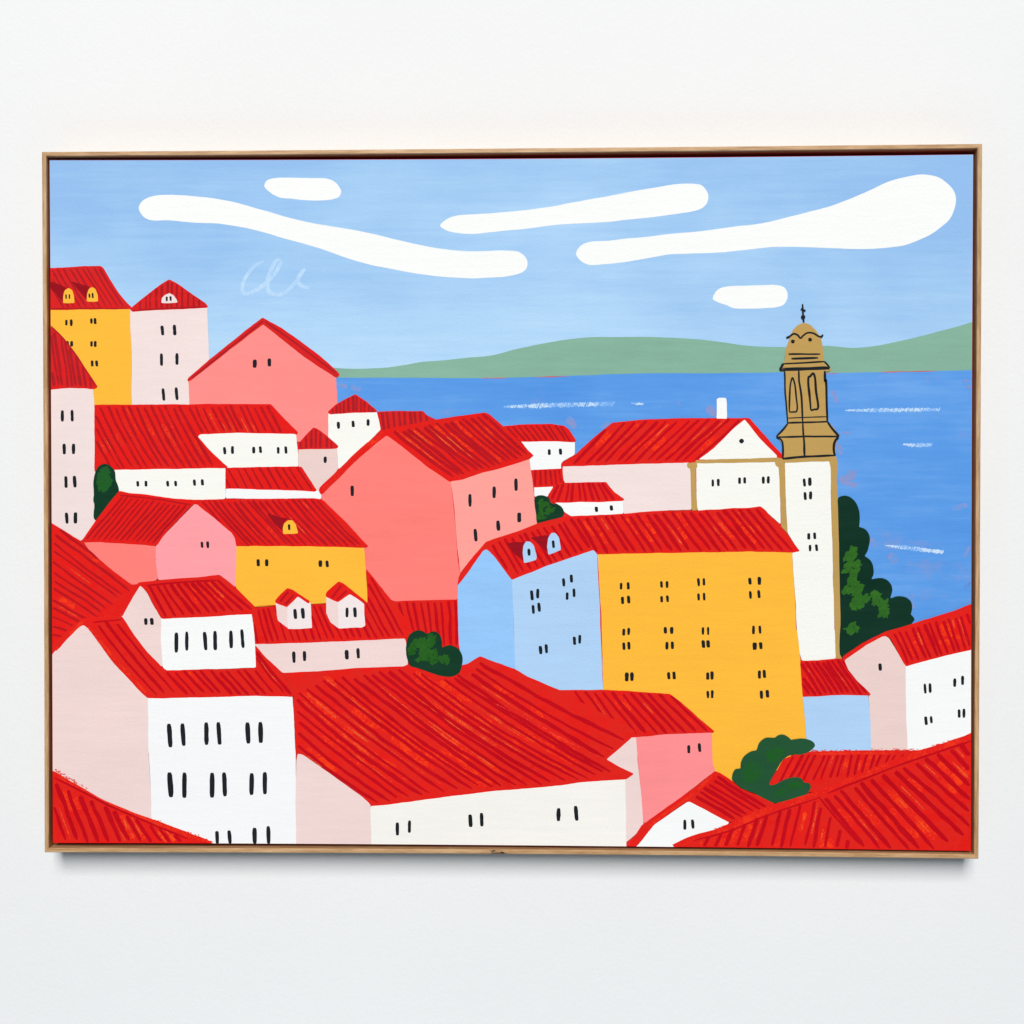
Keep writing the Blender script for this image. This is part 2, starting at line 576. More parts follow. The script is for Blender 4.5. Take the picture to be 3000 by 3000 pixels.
# ------------------------------------------------------------------ stretched canvas, painted red all over first
UNDER = paint((196, 22, 24), .12)
edge = ([(x, e_top(x)) for x in [145.1 + 2706.3 * i / 40 for i in range(41)]] + [(e_right(y), y) for y in [453 + 2040 * i / 30 for i in range(1, 31)]]
        + [(x, e_bot(x)) for x in [2844.8 - 2690 * i / 40 for i in range(1, 41)]] + [(e_left(y), y) for y in [2470 - 2001 * i / 30 for i in range(1, 30)]])
verts = [plane(p, Y_CANVAS) for p in edge]; n = len(verts)
cen = sum(verts, Vector()) / n
ring2 = [v + Vector((0, .0008, 0)) + (v - cen).normalized() * .0006 for v in verts]
ring3 = [Vector((v.x, -.0088, v.z)) for v in ring2]
faces = [tuple(range(n))]
allv = verts + ring2 + ring3
for r in (0, 1):
    for i in range(n):
        j = (i + 1) % n; faces.append((r * n + i, r * n + j, (r + 1) * n + j, (r + 1) * n + i))
faces.append(tuple(range(3 * n - 1, 2 * n - 1, -1)))
me = bpy.data.meshes.new('canvas'); me.from_pydata([tuple(v) for v in allv], [], faces); me.materials.append(UNDER)
bm = bmesh.new(); bm.from_mesh(me); bmesh.ops.recalc_face_normals(bm, faces=bm.faces); bm.to_mesh(me); bm.free()
link('canvas', me, painting, 'stretched canvas with red painted sides')

# ------------------------------------------------------------------ sky, clouds, hills, sea
LAYER[0] = 1
c = Coat(); c.patch(resample([snap(p) for p in [(140, 460), (2855, 440), (2850, 1160), (140, 1200)]], 12, .8), sky_paint()); c.build('painted_sky')
LAYER[0] = 2
c = Coat()
for s in ('A1 1730,940 1660,980 1600,1060 1570,1140 1580,1190 1640,1180 1740,1115 1830,1020 1862,940 1830,935 1790,1000 1758,1090 1770,1165 1820,1192 1880,1185 A2 280,1120 340,1040 372,998',
          'A2 372,998 330,1050 318,1100 350,1135 402,1142'):
    c.stroke(line(s), 30 * K, FAINT, 0, (.5, .5), .25, 1e-7)
c.build('painted_signature', label='faint pale blue scribbled mark in the sky')
CLOUDS = [
 ('long wavy white cloud sloping down from the left', 'A1 790,545 805,500 850,465 920,445 1000,440 1120,443 1280,458 1430,478 1600,520 1760,565 A2 205,600 380,645 560,675 740,705 950,750 1150,800 1350,840 1530,862 1690,866 1850,858 A3 100,860 180,872 230,910 246,955 235,1000 190,1032 90,1055 0,1062 A2 1650,1070 1450,1062 1250,1040 1050,1005 830,960 680,915 540,865 400,820 250,780 A1 1774,735 1600,690 1450,665 1370,655 1240,652 1150,645 1000,632 870,630 820,600'),
 ('short white cloud near the top edge', 'A2 63,375 80,335 130,315 250,310 400,314 530,318 590,340 625,375 642,410 630,450 590,470 500,482 380,480 270,470 180,460 110,425'),
 ('white cloud rising to the right in the middle of the sky', 'A2 1390,672 1430,630 1500,600 1640,588 1780,578 A3 127,565 250,552 450,525 600,495 800,460 1050,412 1250,378 1370,360 1500,357 1560,368 1595,405 1611,445 1600,500 1560,540 1490,565 1380,582 1200,607 1000,628 850,645 640,655 450,668 250,695 60,712 A2 1780,722 1640,735 1540,730 1450,712'),
 ('large white cloud swelling towards the right edge', 'A3 612,885 625,850 660,815 720,795 860,785 1000,770 1130,760 1300,737 1500,720 1700,695 1850,675 A4 110,670 240,650 400,610 500,585 640,550 730,525 850,480 960,435 1060,390 1170,340 1290,307 1390,288 1460,288 1540,305 1600,345 1650,395 1672,440 1675,490 1660,560 1630,620 1580,670 1500,730 1400,780 1280,822 1150,840 1000,849 850,847 650,838 450,832 330,832 200,842 50,860 A3 1700,875 1500,883 1330,888 1200,910 1000,945 850,962 720,970 665,950 630,920'),
 ('short white cloud above the bell tower', 'A3 1645,1225 1660,1180 1700,1145 1760,1130 1900,1125 A4 200,1122 330,1122 380,1140 405,1185 400,1235 370,1272 310,1290 220,1297 100,1298 A3 1800,1295 1740,1270 1680,1250')]
for lb, s in CLOUDS:
    c = Coat(); c.patch(blob(P(s), .8), WHITE); c.build('painted_cloud', label=lb)
LAYER[0] = 3
HORIZON = 'A4 1815,1761 1400,1775 1000,1780 700,1785 385,1780 0,1785 A3 1500,1787 1200,1785 800,1797 400,1812 0,1822 A2 1600,1825 1200,1820 560,1820'
c = Coat()
top = catmull(P('A2 540,1742 580,1745 700,1752 880,1750 1000,1742 1120,1725 1260,1700 1420,1688 1600,1668 1760,1655 A3 129,1612 270,1580 430,1550 600,1525 780,1512 900,1513 1150,1512 1400,1522 1550,1532 1720,1552 1870,1575 A4 130,1582 250,1587 390,1588 680,1579 800,1588 890,1595 1050,1583 1250,1543 1400,1510 1550,1470 1700,1430 1815,1392'), False)
c.patch(resample([snap(p) for p in top + P(HORIZON)], 12, .7), HILL); c.build('painted_hill', label='soft green hills across the water')
LAYER[0] = 4
c = Coat(); c.patch(resample([snap(p) for p in P(HORIZON)[::-1] + P('C4 1830,200 C2 1500,200 B2 500,700')], 12, .8), sea_paint())
for s in ('A4 690,1786 720,1792 780,1787', 'A4 1100,1778 1300,1774 1530,1772', 'A2 1700,1824 1780,1823 1900,1823', 'A3 300,1815 420,1813 560,1808'):
    c.stroke(line(s), 4 * K, REDLINE, 6, (.2, .2), .5)
MAUVE = paint((136, 150, 206), .06, (94, 156, 231), 330, .055); RUST = paint((112, 72, 96), .1, (94, 150, 226), 500, -.02)
for q, w, m in (('B4 800,795 850,770 920,740', 60, MAUVE), ('B4 800,800 870,815 930,825', 34, MAUVE), ('B4 770,520 800,540 810,600', 34, MAUVE), ('B4 800,440 840,436 880,432', 22, MAUVE), ('B4 1030,1230 1060,1260 1080,1290', 40, MAUVE),
                ('B4 1170,1350 1200,1385 1210,1420', 44, MAUVE), ('B4 1650,1010 1700,1000 1765,975', 40, MAUVE), ('B4 1740,1370 1760,1330 1780,1290', 26, MAUVE), ('B4 1320,1640 1345,1700 1350,1760', 40, MAUVE), ('B4 1735,1620 1755,1600 1785,1560', 26, RUST),
                ('B4 1740,30 1760,60 1785,120', 40, MAUVE), ('B3 540,330 570,350 600,400', 60, MAUVE), ('B3 1600,240 1640,270 1660,300', 70, MAUVE), ('B3 1370,190 1385,210 1400,230', 26, MAUVE), ('B3 800,395 830,380 860,350', 20, MAUVE),
                ('B2 620,70 650,80 690,90', 30, MAUVE), ('B2 720,80 750,100 790,105', 36, MAUVE), ('B2 830,190 850,200 870,230', 18, MAUVE), ('B4 730,110 760,160 770,220', 34, MAUVE), ('B4 1450,20 1490,25 1540,20', 40, MAUVE)):
    c.stroke(line(q), w * K, m, 8, (.3, .3), .4)
c.build('painted_sea')
LAYER[0] = 5
for s, w in (('B3 70,236 300,230 600,220 900,214', 36), ('B3 1030,208 1080,214 1125,216', 18), ('B4 845,263 1100,263 1300,260 1555,258', 30), ('B4 1283,518 1350,526 1505,523', 30), ('B4 1140,1283 1300,1300 1440,1318 1585,1334', 30)):
    p = P(s); q = []
    for i in range(len(p) - 1):
        k = max(2, int(dist(p[i], p[i + 1]) / 2.6)); q += [lerp(p[i], p[i + 1], j / k) for j in range(k)]
    c = Coat(); N = len(q)
    for i, a in enumerate(q):
        t = i / N; h = w * K * min(1, .4 + t * 2.2) * R.uniform(.6, 1.15) / 2
        if R.random() < .04 + .12 * t: continue
        c.stroke([(a[0] + h * .5, a[1] - h), a, (a[0] - h * .5, a[1] + h)], R.uniform(2.6, 4.2), FOAM, 0, (.8, .8))
    c.build('painted_foam', label='dry white brush mark on the blue sea')

# ------------------------------------------------------------------ houses, the farthest first
LAYER[0] = 6
c = Coat()
c.patch(resample([snap(p) for p in P('A1 110,1480 330,1720 460,1900 B1 480,235 1160,235 B2 110,235 560,320 620,300 760,200 900,300 1230,300 1350,400 1720,300 1850,400 B3 430,390 580,480 580,610 700,540 890,380 1900,345 B4 95,345 330,640 740,650 780,1000 C4 790,330 1150,140 1500,60 1830,-20 1830,1830 C1 110,1800')], 14, .5), paint((222, 44, 42), .1))
c.build('painted_ground', label='red underpaint showing between the houses')
house('tall yellow house with a red attic roof',
      [(YELLOW, 'A1 118,1290 725,1290 728,1450 736,1640 732,1932 B1 735,228 455,228 B1 118,100')],
      [(FAR, 'A1 115,992 270,985 380,978 500,976 525,990 580,1090 640,1180 700,1252 738,1290 725,1302 560,1304 400,1306 115,1310',
        [dict(top='A1 -80,990 515,985', bot='A1 100,1300 710,1296', n=13, w=15)], [('A1 130,1300 400,1297 700,1296', 10, FAR[1])],
        ['A1 115,1086 180,1112 248,1140 225,1165 215,1250 160,1180 115,1125', 'A1 278,1092 350,1115 422,1135 400,1165 395,1235 338,1168'])],
      [[(YELLOW, 'A1 217,1257 220,1200 232,1160 260,1140 288,1158 300,1200 304,1256', 0)], [(YELLOW, 'A1 395,1248 397,1190 410,1150 435,1132 462,1150 478,1195 481,1246', 0)]],
      'A1 241,1190,1226,11 266,1190,1226,11 417,1185,1217,13 442,1180,1220,13 243,1383,1425,18 280,1380,1430,20 432,1372,1412,18 460,1370,1416,20 253,1543,1575,18 283,1543,1585,20 433,1545,1585,19 461,1543,1588,21 438,1690,1735,20 472,1690,1735,21')
house('pale pink tower house with a red hipped roof',
      [(BLUSH, 'A1 725,1300 950,1290 1150,1285 1308,1275 1312,1450 1322,1690 1300,1760 B1 1200,150 1172,222 738,225 735,100 A1 738,1640 728,1450')],
      [(FAR, 'A1 722,1300 860,1190 960,1110 1018,1077 1080,1110 1200,1195 1290,1255 1312,1278 1306,1292 1150,1303 950,1308 740,1322',
        [dict(top='A1 760,1080 1290,1080', bot='A1 740,1315 1300,1300', n=14, w=17)], [('A1 740,1312 950,1299 1290,1285', 12, FAR[1])])],
      [[(BLUSH, 'A1 960,1257 965,1220 990,1195 1020,1182 1050,1195 1072,1225 1083,1253 1020,1259', 0)]],
      'A1 1001,1208,1243,15 1030,1205,1240,15 968,1427,1500,25 1060,1420,1500,25 961,1637,1730,23 1078,1635,1722,24 B1 976,97,190,23 1075,90,185,24')
house('big coral gabled house with two slit windows',
      [(SALMON, 'A1 1160,1850 1400,1650 1728,1400 A2 400,1685 605,1805 B2 610,110 616,225 580,480 300,500 100,235 B1 1172,225 1165,60')],
      [(FAR, 'A1 1155,1848 1158,1825 1325,1680 1550,1500 1725,1363 A2 200,1450 400,1590 520,1685 625,1785 632,1802 612,1822 590,1815 400,1690 200,1535 55,1418 A1 1500,1590 1300,1750 1180,1842',
        [], [('A1 1190,1822 1450,1615 1728,1392', 14, FAR[1]), ('A2 70,1398 300,1560 600,1785', 14, FAR[1])])],
      [], 'A1 1665,1683,1745,29 1775,1675,1735,27')
house('narrow pale tower house at the left edge',
      [(BLUSH, 'B1 112,80 440,80 450,180 458,300 461,500 461,700 470,1095 370,1235 340,1250 112,1120')],
      [(FAR, 'A1 110,1415 200,1495 300,1620 400,1770 450,1840 478,1885 470,1899 440,1908 400,1902 250,1898 110,1912',
        [dict(top='A1 70,1430 400,1430', bot='A1 130,1900 480,1895', n=10, w=22, o=0)], [('A1 125,1430 220,1525 330,1670 460,1880', 12, FAR[1])])],
      [], 'B1 213,263,348,22 287,260,347,22 227,515,595,25 297,515,593,25 240,760,848,24 306,757,845,25 246,1035,1118,24 312,1033,1117,27')
house('white pyramid roofed turret with three windows',
      [(CREAM, 'B2 545,280 700,278 910,270 930,350 944,405 880,470 740,600 620,710 612,550 545,470')],
      [(FAR, 'B2 540,275 600,220 680,175 750,140 830,195 914,265 907,278 700,285 556,293', [dict(top='B2 560,140 900,140', bot='B2 560,290 900,285', n=11, w=17)])],
      [], 'B2 622,350,402,23 733,342,390,22 846,330,380,22')
house('plain red roof between the turret and the coral house', [],
      [(FAR, 'B2 912,272 1050,268 1260,268 1290,300 1370,335 1200,400 985,440 940,412 930,350', [dict(top='B2 930,270 1300,270', bot='B2 950,430 1310,420', n=9, w=21)])])
house('long cream house under a sweeping red roof',
      [(CREAM, 'B1 1225,462 1240,435 1550,425 1932,430 B2 302,440 310,520 320,600 320,695 B1 1700,695 1460,696 1420,680 1325,565'),
       (CREAM, 'B1 600,705 1000,698 1443,690 1443,932 1230,940 1050,935 850,910 630,872 590,800')],
      [(MID, 'B1 455,222 740,220 1100,217 1500,216 1780,215 B2 112,217 180,290 318,428 313,443 0,436 B1 1540,433 1250,445 1234,462 1330,570 1462,690 1440,699 1000,706 600,713 455,725',
        [dict(top='B1 300,225 1790,220', bot='B1 560,712 2060,695', n=27, w=19, o=13, bend=.02)])],
      [], 'B1 1438,540,595,22 1497,533,592,21 1657,538,588,22 1708,535,585,21 1842,540,590,21 1900,535,590,21 782,797,838,21 844,795,838,21 1008,795,838,20 1068,795,836,20 1210,785,832,21 1270,783,830,21')
house('low white house under a short red roof',
      [(COOLWHITE, 'B1 1445,850 1700,850 B2 0,852 250,860 440,870 470,850 480,890 497,900 490,934 440,925 0,932 B1 1600,930 1443,928')],
      [(MID, 'B1 1443,697 1600,693 B2 0,691 150,688 325,687 347,700 400,780 462,862 445,877 300,868 0,862 B1 1600,858 1443,856',
        [dict(top='B1 1380,695 B2 335,690', bot='B1 1460,860 B2 455,868', n=11, w=17)])])
house('small blush turret with a red roof and one window',
      [(BLUSH3, 'B2 320,550 450,548 612,540 614,620 620,705 500,850 472,872 455,860 345,690 322,690')],
      [(FAR, 'B2 316,558 322,510 380,445 435,392 462,402 540,460 622,535 610,553 450,557', [dict(top='B2 320,400 620,400', bot='B2 320,556 620,552', n=8, w=17)])],
      [], 'B2 522,612,660,23')
house('white house with a red roof by the sea',
      [(WHITE, 'B3 190,490 400,490 602,492 603,595 520,642 495,665 500,708 400,712 270,716 255,640 285,605')],
      [(MID, 'B3 50,383 200,370 320,367 420,364 520,380 560,410 612,490 600,504 450,498 200,501 140,470', [dict(top='B3 60,378 560,372', bot='B3 170,500 640,498', n=11, w=17)])],
      [], 'B3 410,557,600,22 495,552,598,24')
house('small white house half hidden by a bush',
      [(WHITE, 'B3 295,835 440,828 410,905 390,915 300,918')],
      [(MID, 'B3 278,712 400,708 508,704 522,800 440,837 294,844', [dict(top='B3 290,712 500,708', bot='B3 290,842 520,820', n=6, w=18)])])
house('big coral house with scattered slit windows',
      [(CORAL, 'B2 985,440 1100,525 1300,685 1468,800 1478,860 1492,1000 1512,1200 1522,1400 1542,1500 1526,1600 1521,1692 1350,1696 1180,1698 1050,1704 1010,1685 950,1605 830,1480 800,1300 700,1130 495,940 490,880 740,650'),
       (SALMONL, 'B2 1466,800 1560,775 1700,730 1932,665 B3 260,622 277,750 302,950 320,1118 200,1170 0,1236 B2 1735,1262 1680,1345 1600,1435 1542,1495 1520,1300 1497,1000 1480,860')],
      [(MID, 'B2 492,895 475,875 478,848 600,730 740,600 850,505 950,415 1100,380 1240,355 1360,330 1550,303 1730,276 1765,295 1860,378 B3 150,470 294,605 260,633 0,713 B2 1700,737 1560,787 1462,802 1300,697 1100,533 985,452 900,518 740,658 600,800 505,893',
        [dict(top='B2 1010,425 1740,283', bot='B2 1480,785 B3 285,600', n=14, w=24, o=10)], [('B2 505,868 730,625 960,432', 34, MID[2])])],
      [], 'B2 726,832,910,26 1615,895,990,23 1797,838,925,25 1657,1158,1252,25 1828,1095,1172,27 B3 159,778,870,25 183,1035,1108,29')
house('white church hall with gold trim and a red roof',
      [(BLUSH, 'B3 508,690 525,675 1000,660 1460,650 1478,710 1485,1012 1200,1024 970,1046 955,940 840,820 530,815 514,780'),
       (CREAM, 'B3 1520,700 1528,640 1932,640 B4 345,640 345,800 355,1125 210,995 100,1005 B3 1800,1004 1535,1024 1525,980')],
      [(NEAR, 'B3 493,688 500,668 605,598 700,510 800,425 885,355 1100,335 1300,325 1500,322 1910,321 B4 120,328 250,470 372,605 362,634 B3 1550,642 1520,657 1300,663 1000,671 700,681 520,689',
        [dict(top='B3 870,345 1900,325', bot='B3 560,672 1545,640', n=13, w=23, o=6)])],
      [], 'B3 1644,785,838,18 1686,780,835,21 1846,770,818,21 1885,768,815,21 B4 222,763,817,21 260,760,815,21',
      [('gable', [(CREAM, 'B3 1540,633 1650,550 1800,402 1878,337 B4 82,337 200,480 325,606 320,626 B3 1800,634')]),
       ('gold_trim', [(GOLD, 'B3 1515,640 1700,632 1932,627 B4 200,621 330,620 368,628 384,655 300,653 0,660 B3 1700,661 1515,662'),
                      (GOLD, 'B3 1450,662 1522,655 1530,690 1515,705 1520,860 1530,1017 1488,1020 1482,860 1474,705 1453,697'),
                      (GOLD, 'B4 306,648 384,652 386,800 396,1000 408,1195 358,1142 350,900 338,690 318,683')]),
       ('chimney', [(WHITE, 'B3 1671,328 1674,180 1690,169 1740,169 1748,180 1752,328')])])
church = bpy.data.objects[[o.name for o in painting.children if o.get('label', '').startswith('white church')][0]]


def ring(cx, cy, r, n=16): return [(cx + r * math.cos(a) * (1 + R.uniform(-.07, .07)), cy + r * math.sin(a)) for a in [i / n * 2 * math.pi for i in range(n)]]


c = Coat(52); q = P('B4 58,495')[0]; c.patch(ring(q[0], q[1], 7), BLACK); c.build('window', church, 'round black gable window')

house('small white house with a red roof beside the bush',
      [(WHITE, 'B3 440,955 700,945 966,938 969,1047 580,1065 520,1025 505,990')],
      [(NEAR, 'B3 397,907 440,835 492,809 840,804 900,880 980,936 960,949 600,959 440,963', [dict(top='B3 470,806 860,804', bot='B3 390,962 990,945', n=11, w=20)])],
      [], 'B3 766,990,1030,23 879,980,1020,23')


def plant(kind, label, dark, outline, light, marks, smooth=True):
    LAYER[0] += 1
    light2 = TONE[light]
    c = Coat(); c.patch(blob(P(outline), 1.2) if smooth else hand(P(outline), 8, 7, 1.6), dark)
    for mk in marks:
        poly = blob(P(mk), 2.5); xs = [p[0] for p in poly]; ys = [p[1] for p in poly]
        for _ in range(int((max(xs) - min(xs)) * (max(ys) - min(ys)) / 34) + 8):
            p = (R.uniform(min(xs), max(xs)), R.uniform(min(ys), max(ys)))
            if not inside(p, poly): continue
            a = R.gauss(-.7, .5); L = R.uniform(5, 11)
            c.stroke([(p[0] - math.cos(a) * L, p[1] - math.sin(a) * L), p, (p[0] + math.cos(a) * L, p[1] + math.sin(a) * L)], R.uniform(8, 14), light if R.random() < .72 else light2, 0, (.35, .35), .3)
    return c.build(kind, label=label)


plant('painted_bush', 'small dark green bush beside the coral house', DGREEN, 'B3 300,925 320,910 350,904 400,918 425,962 480,978 515,1008 522,1048 500,1068 420,1092 323,1118 312,1050',
      LGREEN, ['B3 340,950 390,938 402,975 425,1005 445,1012 405,1040 385,1072 345,1075 322,1040 345,1010'])
# bell tower: white shaft, gold belfry drawn over with a black brush
LAYER[0] += 1
c = Coat(0); c.patch(hand(P('B4 383,655 720,645 730,670 732,900 740,1200 752,1600 757,1932 C4 760,100 772,332 640,347 513,354 493,280 468,0 B4 468,1750 443,1400 438,1330 495,1328 405,1190 395,1000')), WARMWHITE if 0 else CREAM)
tower = c.build('painted_tower', label='tall white bell tower with a gold domed belfry')
c = Coat(12)
c.patch(hand(P('B4 378,660 366,628 770,608 782,655 778,800 787,930 797,1400 802,1700 806,1932 C4 805,0 816,334 770,338 760,100 756,0 B4 747,1500 737,1000 728,690 718,648 390,658'), 4), GOLD)
c.build('gold_trim', tower)
c = Coat(16)
c.patch(hand(P('A4 383,1700 388,1650 395,1600 415,1530 440,1465 480,1425 530,1404 580,1420 620,1460 650,1505 668,1560 678,1650 682,1697 722,1728 734,1752 720,1776 692,1772 B4 692,0 702,200 706,340 760,400 796,458 772,510 767,560 770,628 365,630 364,520 350,490 320,462 410,365 402,300 388,150 385,0 A4 384,1772 345,1766 352,1735'), 4, 7), GOLD)
belfry = c.build('belfry', tower)
LAYER[0] += 1
c = Coat(0)
for s, w in (('A4 518,1263 522,1340 528,1405', 9), ('A4 505,1300 522,1306 542,1316', 9), ('A4 395,1518 420,1510 450,1490 480,1498 503,1522 525,1502 555,1483 600,1485 640,1508 660,1510 673,1495', 10),
             ('A4 412,1643 530,1642 652,1642', 9), ('A4 434,1678 530,1674 636,1671', 11), ('A4 366,1716 520,1708 684,1698', 9), ('A4 372,1714 360,1735 348,1758', 13), ('A4 345,1762 500,1758 722,1750', 13),
             ('A4 682,1698 705,1722 724,1748', 10), ('A4 362,1748 520,1746 716,1739', 7), ('A4 384,1770 386,1850 388,1932 B4 390,150 396,220 407,360', 8), ('A4 686,1768 690,1850 B4 694,30 700,200 704,350', 11),
             ('A4 490,1768 493,1850 B4 496,60 510,160 518,330 528,480 533,605', 11), ('B4 418,274 421,170 428,60 442,16 456,50 468,140 474,270 446,276 418,276', 9), ('B4 580,262 572,160 562,60 566,10 A4 575,1812 597,1788 612,1820 620,1920 B4 628,170 633,252 606,258 580,264', 12),
             ('B4 405,322 550,316 702,311', 6), ('B4 405,358 550,354 708,349', 10), ('B4 407,362 375,405 322,461', 11), ('B4 706,350 745,405 792,460', 13), ('B4 320,466 550,461 792,460', 10),
             ('B4 323,464 360,490 371,540 370,627', 10), ('B4 790,462 762,500 754,555 763,608', 12), ('B4 368,628 530,613 768,603', 12)):
    c.stroke(line(s), w * K * 1.45, BLACK, R.uniform(0, 3), (.75, .75), .2)
for x, y, r in ((523, 1362, 17), (445, 1547, 15), (575, 1533, 15)):
    q = P('A4 %d,%d' % (x, y))[0]; c.patch(ring(q[0], q[1], r * K), BLACK, 5)
c.build('ink_lines', tower)
for o in dashes('B4 532,778,838,21 573,770,833,25 538,880,940,21 579,875,935,23 565,1190,1238,23 610,1185,1235,21 575,1278,1327,19 624,1275,1325,21'):
    c = Coat(5); c.patch(o, BLACK); c.build('window', tower)

plant('painted_tree', 'tall dark green tree right of the bell tower', paint((9, 49, 35), .15),
      'B4 787,1000 787,930 810,912 850,908 890,928 925,970 944,1025 949,1090 946,1138 946,1142 990,1158 1020,1200 1023,1260 1005,1330 988,1359 988,1362 1030,1395 1053,1450 1053,1500 1040,1534 1042,1537 1090,1529 1140,1535 1180,1570 1194,1620 1181,1678 1184,1680 1230,1668 1290,1673 1330,1700 1344,1750 1336,1804 1338,1806 1364,1840 1350,1862 C4 1340,75 1200,118 1080,160 950,230 815,330 804,0 B4 797,1500',
      LGREEN2, ['B4 920,1298 918,1380 942,1402 930,1480 912,1538 966,1582 962,1665 1040,1630 1095,1640 1102,1692 1152,1705 1155,1800 1112,1826 1085,1810 1102,1742 1068,1735 1050,1692 985,1722 962,1766 893,1758 902,1645 818,1640 862,1568 872,1470 818,1482 872,1392 828,1382 868,1322',
                'C4 840,105 865,75 890,65 925,80 940,105 915,130 890,143 860,128'])
house('pale blue and yellow building under one long red roof',
      [(BLUED, 'B2 1523,1580 1600,1480 1712,1318 1740,1300 1765,1315 1932,1535 B3 135,1545 142,1932 C3 155,425 60,405 0,380 C2 1700,335 1560,395 1525,200 B2 1522,1932'),
       (BLUE, 'B3 128,1535 400,1425 600,1360 740,1310 765,1325 778,1355 792,1600 802,1932 C3 802,100 810,300 822,575 500,585 240,475 152,418 140,0'),
       (YELLOW, 'B3 777,1345 1200,1332 1932,1325 B4 440,1325 441,1400 456,1600 472,1932 C4 476,100 502,350 521,600 550,940 300,1200 30,1270 C3 1850,1262 1790,1262 1640,1200 1500,900 1200,700 820,590 803,0 B3 795,1700')],
      [(NEAR, 'B2 1520,1575 1530,1520 1550,1480 1640,1365 1735,1257 B3 0,1232 200,1165 330,1112 500,1070 580,1062 800,1052 970,1044 1200,1022 1540,1020 1800,1000 B4 100,1000 200,988 240,1018 360,1150 430,1235 499,1326 440,1335 B3 1932,1330 1500,1336 1200,1341 772,1351 745,1318 600,1365 400,1435 128,1542 0,1372 B2 1765,1330 1740,1310 1712,1325 1600,1490 1523,1585',
        [dict(top='B3 -60,1240 580,1065', bot='B3 110,1540 745,1310', n=13, w=24, clip='B2 1760,1280 B3 0,1240 590,1070 735,1310 130,1530'),
         dict(top='B3 590,1062 B4 200,992', bot='B3 760,1348 B4 490,1328', n=22, w=27, o=12)],
        [],
        ['B3 82,1266 160,1255 232,1262 215,1310 217,1405 140,1340', 'B3 268,1224 380,1205 412,1210 395,1270 400,1335 330,1270'])],
      [[(BLUE, 'B3 218,1416 210,1340 213,1285 235,1253 265,1254 295,1285 314,1360 311,1392', 0)], [(BLUE, 'B3 404,1356 393,1290 400,1225 425,1189 455,1189 480,1220 495,1300 497,1316', 0)]],
      'B3 257,1308,1360,21 441,1245,1302,21 279,1622,1697,23 323,1610,1682,23 289,1732,1798,21 333,1715,1783,23 519,1530,1592,21 577,1503,1563,23 545,1637,1693,21 597,1608,1672,21 '
      'C3 344,238,300,25 388,225,292,23 600,168,230,23 640,155,220,21 '
      'B3 952,1565,1615,19 1006,1560,1615,21 963,1670,1725,23 1009,1662,1720,23 1257,1552,1602,19 1299,1552,1603,21 1258,1665,1712,21 1302,1660,1710,21 1537,1530,1590,20 1577,1530,1585,19 1537,1645,1698,19 1579,1640,1698,19 '
      'B4 121,1527,1578,23 192,1520,1580,27 125,1627,1685,20 189,1620,1680,22 '
      'C3 972,108,160,21 1009,102,155,21 973,212,268,23 1011,207,265,23 1286,95,145,23 1334,95,147,25 1298,207,265,23 1339,205,262,23 1570,97,153,19 1609,95,155,17 1573,195,253,27 1609,195,250,27 995,438,505,29 1034,437,502,27 1312,436,490,23 1352,432,490,24 1606,438,493,23 1638,430,492,25 1607,577,632,19 1640,572,632,21 '
      'C4 148,85,150,20 197,85,145,20 157,212,268,32 203,210,262,26 193,423,485,23 230,418,480,23 208,575,637,23 253,570,628,25')
c = Coat(12); c.stroke(line('B3 772,1352 784,1550 794,1750 800,1930 C3 806,250 812,450 820,565'), 6 * K, paint((226, 60, 50), .1), 0, (.4, .4), .5)
c.build('outline', bpy.data.objects[[o.name for o in painting.children if o.get('label', '').startswith('pale blue and')][0]], 'thin red edge between the blue and yellow walls')
plant('painted_tree', 'rounded cypress beside the left tower house', DGREEN, 'B1 450,900 447,800 465,720 490,682 530,667 575,685 605,720 615,790 630,830 634,875 560,980 500,1065 470,1093 452,1072 455,980 446,940',
      LGREEN3, ['B1 490,720 530,700 560,745 570,800 550,860 510,875 490,840 484,780'])
house('pink gabled house joined to a yellow wing',
      [(CORAL, 'B1 370,1250 550,1250 900,1275 922,1290 918,1380 938,1535 900,1555 740,1585 600,1490 480,1395 415,1320'),
       (PINK, 'B1 1215,965 1240,975 1360,1075 1500,1195 1528,1260 1528,1400 1520,1600 1400,1520 1200,1525 938,1545 920,1400 918,1285 1000,1185'),
       (YELLOW, 'B1 1526,1280 1932,1278 B2 300,1278 815,1290 820,1350 826,1450 845,1717 800,1705 0,1745 B1 1660,1745 1520,1600')],
      [(MID, 'B1 362,1242 470,1090 560,970 640,870 700,885 850,900 1050,930 1220,938 1500,932 1932,929 B2 440,925 492,932 520,950 680,1110 850,1291 820,1299 400,1290 0,1286 B1 1525,1289 1515,1230 1490,1190 1360,1080 1230,973 1200,972 1000,1180 930,1278 900,1286 700,1271 500,1259 375,1259',
        [dict(top='B1 650,905 1180,975', bot='B1 360,1255 900,1285', n=13, w=17, clip='B1 380,1240 640,890 1185,965 990,1180 915,1270'),
         dict(top='B1 1230,940 B2 480,930', bot='B1 1535,1285 B2 830,1294', n=19, w=20, o=4, bend=.015)],
        [('B1 650,905 900,930 1180,975', 12, MID[1])],
        ['B2 82,1038 180,1070 247,1080 210,1110 202,1180 140,1120'])],
      [[(YELLOW, 'B2 203,1199 202,1150 215,1115 245,1094 275,1094 300,1125 316,1180 316,1194', 0)]],
      'B1 1267,1255,1300,19 1310,1252,1302,21 1691,1387,1440,25 1755,1387,1440,25 B2 486,1395,1445,27 537,1397,1447,23 250,1123,1166,18')
